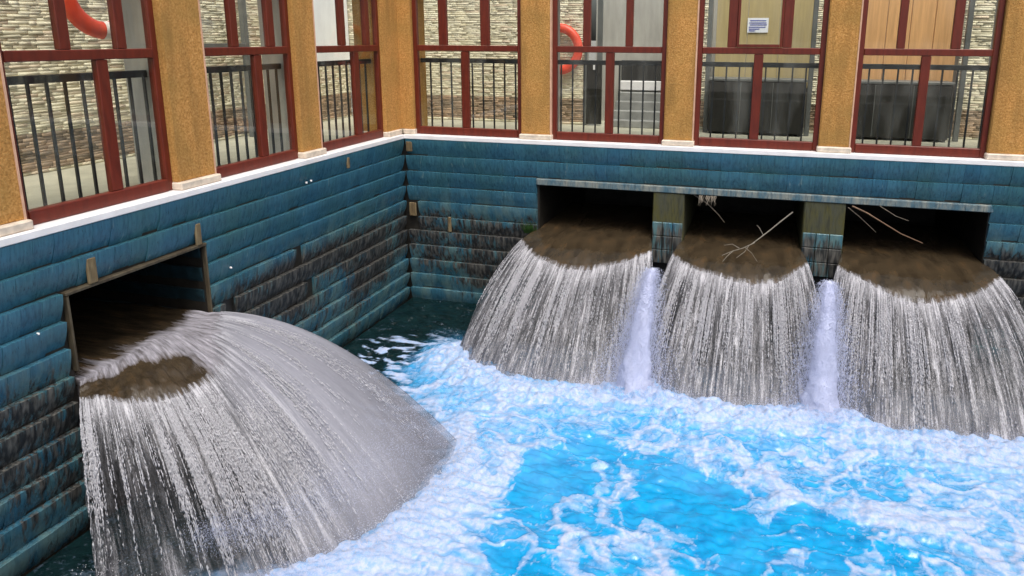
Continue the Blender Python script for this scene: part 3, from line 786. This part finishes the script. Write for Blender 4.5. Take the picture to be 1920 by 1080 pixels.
# white plumes where neighbouring falls collide
def plume(x, y0, z0_, seed, label):
    t = empty('water_plume', (x, y0, z0_), 0, None, label, 'water plume', 'white plumes between the back falls')
    n1, n2 = 60, 20
    q = np.linspace(0, 1, n1)
    cy = -0.75 * q ** 0.8; cz = (ZL - 0.05 - z0_) * q ** 1.35; cx = -0.05 * q
    rad = 0.012 + 0.095 * q ** 0.5 + 0.08 * q ** 3
    A = np.linspace(0, 2 * math.pi, n2, endpoint=False)
    Q, AA = np.meshgrid(q, A, indexing='ij')
    r = rad[:, None] * (1 + 0.30 * noise2(AA * 2.5, Q * 6, seed) + 0.2 * noise2(AA * 6, Q * 20, seed + 1))
    v = np.stack([cx[:, None] + r * np.cos(AA), cy[:, None] + r * np.sin(AA) * 0.8, cz[:, None] + 0 * AA], -1).reshape(-1, 3)
    i, j = np.meshgrid(np.arange(n1 - 1), np.arange(n2), indexing='ij')
    f = np.stack([i * n2 + j, i * n2 + (j + 1) % n2, (i + 1) * n2 + (j + 1) % n2, (i + 1) * n2 + j], -1).reshape(-1, 4)
    mesh_np('plume_core', v, f, M['plume'], t, smooth=True)
    n = 24000
    qq = RNG.random(n) ** 0.8; rr = (0.05 + 0.13 * qq ** .6 + 0.20 * qq ** 3) * (0.5 + np.abs(RNG.normal(0, .55, n))); aa = RNG.random(n) * 2 * math.pi
    c = np.stack([-0.05 * qq + rr * np.cos(aa), -0.75 * qq ** .8 + rr * np.sin(aa) * .8, (ZL - z0_) * qq ** 1.35], -1)
    rd = RNG.uniform(.001, .0026, n); ln = rd * RNG.uniform(1.5, 6, n)
    e = np.eye(3)
    vs = np.stack([c + e[2] * ln[:, None], c - e[2] * ln[:, None], c + e[0] * rd[:, None], c - e[0] * rd[:, None], c + e[1] * rd[:, None], c - e[1] * rd[:, None]], 1).reshape(-1, 3)
    k = np.arange(n)[:, None, None] * 6
    f = (k + np.array([[0, 2, 4], [0, 4, 3], [0, 3, 5], [0, 5, 2], [1, 4, 2], [1, 3, 4], [1, 5, 3], [1, 2, 5]])[None]).reshape(-1, 3)
    dd = mesh_np('drops', vs, f, M['plume'], t); dd['kind'] = 'stuff'
plume(3.46, -1.22, -1.06, 61, 'white plume of water between the left and middle back falls')
plume(5.20, -1.12, -1.06, 67, 'white plume of water between the middle and right back falls')

# ------------------------------------------------------------------ spray hanging over the landing places
def spray(centres, rad, n, label):
    """cloud of very fine droplets round a path"""
    C_ = np.array(centres, dtype=float); idx = RNG.integers(0, len(C_), n); rr = np.array(rad)[idx]
    d = RNG.normal(0, 1, (n, 3)) * np.array([1, 1, .8]) * 0.6
    c = C_[idx] + d * rr[:, None]; c[:, 2] = np.maximum(c[:, 2], ZL + .02)
    r = RNG.uniform(.0006, .0017, n); e = np.eye(3)
    vs = np.stack([c + e[2] * r[:, None] * 1.6, c - e[2] * r[:, None] * 1.6, c + e[0] * r[:, None], c - e[0] * r[:, None], c + e[1] * r[:, None], c - e[1] * r[:, None]], 1).reshape(-1, 3)
    k = np.arange(n)[:, None, None] * 6
    f = (k + np.array([[0, 2, 4], [0, 4, 3], [0, 3, 5], [0, 5, 2], [1, 4, 2], [1, 3, 4], [1, 5, 3], [1, 2, 5]])[None]).reshape(-1, 3)
    o = mesh_np('spray', vs, f, M['plume'], None); tag(o, label, 'spray', kind='stuff')
_l = LAND[3]; _l = _l[(np.arange(len(_l)) > len(_l) * 0.35) & (np.arange(len(_l)) < len(_l) - 8)]
_p = np.concatenate([_l + np.array([.04, 0, .22]), _l + np.array([-.26, 0, .55])])
spray(_p, 0.10 + 0.20 * np.tile(np.linspace(0, 1, len(_l)), 2), 34000, 'grey spray hanging over the foot of the big left waterfall')
for _k, _w in ((0, 'left'), (1, 'middle'), (2, 'right')):
    _b = LAND[_k][7:-7]; _b = np.concatenate([_b + np.array([0, .02, .10]), _b + np.array([0, .10, .24])])
    spray(_b, 0.13 + 0 * _b[:, 0], 16000, 'fine spray along the foot of the %s back fall' % _w)
for _x, _sd in ((3.42, 8), (5.17, 9)):
    _q = np.linspace(0, 1, 30); _p = np.stack([_x - .05 * _q, -1.75 - 0.35 * _q, ZL + 0.75 - 0.6 * _q], -1)
    spray(_p, 0.09 + 0.20 * _q, 14000, 'pale spray round the foot of the white plume %s middle back fall' % ('left of the' if _sd == 8 else 'right of the'))

# ------------------------------------------------------------------ pool
def pool():
    X0, X1, Y0, Y1 = 0.036, 8.6, -7.9, 0.036
    fx0, fx1, fy0, fy1 = 0.036, 7.6, -6.2, 0.036
    st_ = 0.0125
    nx = int((fx1 - fx0) / st_); ny = int((fy1 - fy0) / st_)
    x = np.linspace(fx0, fx1, nx); y = np.linspace(fy0, fy1, ny)
    X, Y = np.meshgrid(x, y, indexing='xy')
    # coarse distance to where the falls land
    cx = np.linspace(fx0, fx1, 150); cy = np.linspace(fy0, fy1, 125)
    CX, CY = np.meshgrid(cx, cy)
    def dist(pts):
        d = np.full(CX.shape, 9.0)
        for px, py in pts[:, :2][::4]: d = np.minimum(d, np.hypot(CX - px, CY - py))
        gx = (X - fx0) / (fx1 - fx0) * 149; gy = (Y - fy0) / (fy1 - fy0) * 124
        ix = np.clip(gx.astype(int), 0, 148); iy = np.clip(gy.astype(int), 0, 123); ax = gx - ix; ay = gy - iy
        return (d[iy, ix] * (1 - ax) + d[iy, ix + 1] * ax) * (1 - ay) + (d[iy + 1, ix] * (1 - ax) + d[iy + 1, ix + 1] * ax) * ay
    dB = dist(np.concatenate(LAND[:3])); dL = dist(LAND[3])
    wx = X + 0.42 * fbm(X * 1.3, Y * 1.3, 3, 1) + 0.10 * fbm(X * 6, Y * 6, 3, 4)
    wy = Y + 0.42 * fbm(X * 1.3 + 9, Y * 1.3, 3, 2) + 0.10 * fbm(X * 6 + 5, Y * 6, 3, 5)
    def ridge(s, sd): return 1 - np.abs(fbm(wx * s, wy * s, 3, sd, 0.45)) * 3.2
    web = np.maximum(ridge(1.5, 12), 0.82 * ridge(3.4, 30)); web = np.clip(web, 0, 1)
    fineweb = np.clip(ridge(9, 40), 0, 1)
    foam = 0.75 * sstep(0.62, 0.98, web) + 0.42 * sstep(0.45, 1, fineweb)
    near = np.exp(-(dB / 0.42) ** 1.3)
    nearL = np.exp(-(dL / 0.40) ** 1.2)
    foam = foam + 0.62 * np.exp(-(dB / 0.22) ** 1.4) + 0.12 * near + 0.55 * np.exp(-(dL / 0.30) ** 1.4) + 0.35 * nearL
    foam = foam + 0.32 * np.exp(-(dB / 1.0) ** 2) * (0.55 + fbm(X * 4, Y * 4, 3, 77)) + 0.52 * fbm(wx * 3.2, wy * 6, 5, 88, .6) 
    def blob(px, py, rx, ry, amt, rot=0.0):
        c_, s_ = math.cos(rot), math.sin(rot); dx, dy = wx - px, wy - py
        return amt * np.exp(-(((dx * c_ + dy * s_) / rx) ** 2 + ((-dx * s_ + dy * c_) / ry) ** 2))
    for b_ in ((2.26, -3.25, .17, .32, -.7), (3.02, -3.5, .38, .40, -1.1), (4.2, -3.28, .34, .42, -.95), (4.35, -3.6, .46, .30, -.95), (4.98, -3.42, .28, .16, -.6), (5.3, -3.85, .4, .22, -.35),
               (3.2, -3.0, .35, .14, -.35), (4.5, -4.2, .5, .25, -.4), (3.0, -4.5, .3, .2, -.35)):
        foam = foam + blob(*b_)
    def strand(pts, wd, amt):
        d = np.full(CX.shape, 9.0)
        P = np.array(pts); seg = []
        for a, b in zip(P[:-1], P[1:]):
            for q in np.linspace(0, 1, 14): seg.append(a + (b - a) * q)
        dd = np.full(X.shape, 9.0)
        for px, py in seg: dd = np.minimum(dd, np.hypot(wx - px, wy - py))
        return amt * np.exp(-(dd / wd) ** 2)
    foam = foam + strand([(3.42, -3.5), (3.30, -3.72), (3.36, -3.95), (3.44, -4.25), (3.58, -4.5)], .06, .9)
    foam = foam + strand([(3.55, -3.3), (3.52, -3.7), (3.62, -3.85), (3.82, -4.0), (3.98, -4.25), (3.8, -4.5)], .075, .85)
    foam = foam + strand([(3.4, -2.9), (4.0, -2.75), (4.5, -2.85), (4.9, -3.1), (5.3, -3.2), (6.0, -3.3)], .11, .7)
    foam = foam + strand([(2.2, -4.9), (2.45, -4.35), (2.62, -3.9), (2.6, -3.4), (2.95, -3.05)], .13, .75)
    foam = foam + 0.35 * sstep(5.4, 6.6, X - 0.4 * (Y + 3)) + 0.35 * sstep(2.9, 2.3, X) * sstep(-2.0, -3.5, Y)
    # aerated turquoise water versus still dark water by the walls and behind the sheets
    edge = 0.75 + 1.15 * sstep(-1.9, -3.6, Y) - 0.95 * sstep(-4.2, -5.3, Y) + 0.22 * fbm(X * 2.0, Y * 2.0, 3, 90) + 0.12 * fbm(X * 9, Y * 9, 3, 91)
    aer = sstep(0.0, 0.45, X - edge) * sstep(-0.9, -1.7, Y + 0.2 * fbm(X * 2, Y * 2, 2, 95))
    rip = fbm(X * 4.5 + 1.2 * noise2(Y * 2, X), Y * 10, 3, 99)
    foam = foam * (0.10 + 0.90 * aer)
    foam = foam + (1 - aer) * 1.5 * sstep(0.0, 0.3, rip + 0.15 * (X - edge)) * sstep(-0.85, -0.15, X - edge) * sstep(-0.85, -1.6, Y) * sstep(-4.2, -3, Y)
    foam = np.clip(foam, -0.3, 1.35)
    h = 0.045 * fbm(X * 1.9, Y * 1.9, 4, 6) + aer * (0.10 * near + 0.07 * nearL)
    h = h + aer * (0.016 * np.clip(foam, 0, 1) * (0.4 + np.abs(fbm(wx * 6, wy * 6, 3, 15, .5)) * 1.8) + 0.009 * fbm(wx * 4, wy * 4, 3, 16))
    h = h + near * aer * 0.045 * np.abs(fbm(X * 5, Y * 5, 3, 19, .5)) * 2
    h = h + 0.03 * rip
    em = np.minimum(np.minimum(X - fx0, fx1 - X), np.minimum(Y - fy0, fy1 - Y)); h = h * sstep(0, .1, em + .02)
    V = np.stack([X, Y, ZL + h], -1).reshape(-1, 3)
    i, j = np.meshgrid(np.arange(ny - 1), np.arange(nx - 1), indexing='ij')
    F = np.stack([i * nx + j, i * nx + j + 1, (i + 1) * nx + j + 1, (i + 1) * nx + j], -1).reshape(-1, 4)
    milk = np.clip(0.40 * np.exp(-(dB / 0.9) ** 2) + 0.30 * np.exp(-(dL / .8) ** 2) + 0.35 * fbm(X * 2.2, Y * 2.2, 4, 33) , 0, 0.8) * aer
    # outer apron
    n0 = len(V)
    ap = [(X0, Y0, ZL - .01), (X1, Y0, ZL - .01), (X1, fy0, ZL - .01), (X0, fy0, ZL - .01), (fx1, fy0, ZL - .01), (X1, Y1, ZL - .01), (fx1, Y1, ZL - .01)]
    V = np.concatenate([V, np.array(ap)])
    F = np.concatenate([F, np.array([[n0, n0 + 1, n0 + 2, n0 + 3], [n0 + 4, n0 + 2, n0 + 5, n0 + 6]])])
    pad = lambda a, val: np.concatenate([a.ravel(), np.full(7, val)])
    o = mesh_np('water', V, F, M['pool'], None, smooth=True, attrs={'foam': pad(foam, .3), 'aer': pad(aer, 1), 'milk': pad(milk, .2)})
    tag(o, kind='structure')
pool()

# splash thrown up where the sheets hit the pool
pts = np.concatenate([LAND[0], LAND[1], LAND[2], LAND[3]])
n = 16000
idx = RNG.integers(0, len(pts), n)
c = pts[idx] + RNG.normal(0, 1, (n, 3)) * np.array([.09, .09, 0]); c[:, 2] = ZL + .02 + np.abs(RNG.normal(0, .075, n)) * np.exp(-0 * c[:, 0])
keep = (c[:, 0] > 0.1) & (c[:, 0] < 8) & ((c[:, 1] > -4.8) | (RNG.random(n) < 0.25))
c = c[keep]; n = len(c)
rd = RNG.uniform(.0012, .0042, n)
e = np.eye(3)
vs = np.stack([c + e[2] * rd[:, None] * 1.5, c - e[2] * rd[:, None] * 1.5, c + e[0] * rd[:, None], c - e[0] * rd[:, None], c + e[1] * rd[:, None], c - e[1] * rd[:, None]], 1).reshape(-1, 3)
k = np.arange(n)[:, None, None] * 6
f = (k + np.array([[0, 2, 4], [0, 4, 3], [0, 3, 5], [0, 5, 2], [1, 4, 2], [1, 3, 4], [1, 5, 3], [1, 2, 5]])[None]).reshape(-1, 3)
sp = mesh_np('splash_drops', vs, f, M['drop'], None); tag(sp, 'white splash drops thrown up where the falls strike the pool', 'splash', kind='stuff')

# ------------------------------------------------------------------ debris and plants at the outlets
def twig_mesh(paths, seg=6):
    V, F = [], []; n = 0
    for pts, r0, r1 in paths:
        P = [Vector(p) for p in pts]
        for i, p in enumerate(P):
            d = (P[min(i + 1, len(P) - 1)] - P[max(i - 1, 0)]).normalized()
            a = d.cross(Vector((0, 0.3, 1))).normalized(); b = d.cross(a)
            r = r0 + (r1 - r0) * i / (len(P) - 1)
            for k in range(seg):
                t = k * 2 * math.pi / seg; V.append(tuple(p + a * r * math.cos(t) + b * r * math.sin(t)))
        for i in range(len(P) - 1):
            for k in range(seg): F.append((n + i * seg + k, n + i * seg + (k + 1) % seg, n + (i + 1) * seg + (k + 1) % seg, n + (i + 1) * seg + k))
        n = len(V)
    return V, F
V, F = twig_mesh([([(4.85, -0.04, -.63), (4.74, -.10, -.72), (4.62, -.18, -.82), (4.52, -.24, -.90), (4.42, -.32, -.97)], .009, .006),
                  ([(4.46, -.30, -.95), (4.34, -.38, -1.0), (4.22, -.45, -1.03), (4.12, -.5, -1.07)], .006, .003),
                  ([(4.40, -.33, -.98), (4.36, -.46, -1.02), (4.28, -.58, -1.06)], .005, .003),
                  ([(4.36, -.38, -.99), (4.44, -.5, -1.02), (4.50, -.62, -1.07)], .005, .002),
                  ([(4.55, -.22, -.88), (4.50, -.2, -.80), (4.47, -.2, -.77)], .005, .003),
                  ([(4.24, -.44, -1.02), (4.18, -.58, -1.05), (4.14, -.7, -1.08)], .006, .003),
                  ([(4.30, -.40, -1.0), (4.22, -.36, -.97), (4.13, -.36, -.99)], .006, .003)])
o = mesh_np('branch', V, F, M['bough'], None, smooth=True); tag(o, 'bare pale branch snagged in the mouth of the middle back fall', 'branch')
V, F = twig_mesh([([(5.47, -.03, -.52), (5.62, -.05, -.58), (5.80, -.07, -.68), (5.98, -.09, -.78), (6.2, -.12, -.86)], .011, .005)])
o = mesh_np('stick', V, F, M['bark'], None, smooth=True); tag(o, 'reddish brown stick slanting across the right back outlet', 'stick')
V, F = twig_mesh([([(5.43, -.02, -.54), (5.56, -.02, -.64), (5.74, -.02, -.80)], .006, .003), ([(5.75, -.03, -.50), (5.92, -.04, -.60), (6.05, -.05, -.64)], .005, .003)])
o = mesh_np('stick', V, F, M['root'], None, smooth=True); tag(o, 'thin dry stems hanging beside the brown stick in the right back outlet', 'stick')
V, F = twig_mesh([([(3.72, .02, -.50), (3.9, .05, -.62), (4.02, .08, -.74), (4.1, .1, -.84)], .008, .004)])
o = mesh_np('stick', V, F, M['root'], None, smooth=True); tag(o, 'dull thin stick hanging at the left of the middle back outlet', 'stick')
def tuft(name, loc, n, L_, mat, label, cat, down=True, wdt=.1):
    V, F = [], []; k = 0
    for i in range(n):
        x = random.uniform(-wdt, wdt); l = L_ * random.uniform(.4, 1); dx = random.uniform(-.5, .5) * l; s = -1 if down else 1
        y = -random.uniform(.0, .04); w_ = random.uniform(.002, .005)
        V += [(x - w_, y, 0), (x + w_, y, 0), (x + dx * .4 + w_, y - .02 - l * .2, s * l * .5), (x + dx * .4 - w_, y - .02 - l * .2, s * l * .5), (x + dx, y - .03 - l * .3, s * l), (x + dx + .001, y - .03 - l * .3, s * l)]
        F += [(k, k + 1, k + 2, k + 3), (k + 3, k + 2, k + 5, k + 4)]; k += 6
    o = mesh_np(name, V, F, mat, None); o.location = loc; return tag(o, label, cat)
tuft('root_tuft', (3.90, -.025, -.50), 26, .12, M['root'], 'pale root wisps hanging from the lintel over the middle outlet', 'roots')
tuft('weed', (1.74, -.03, -1.12), 90, .17, M['grass'], 'small green weed growing on the wall beside the left back outlet', 'weed', down=False, wdt=.08)
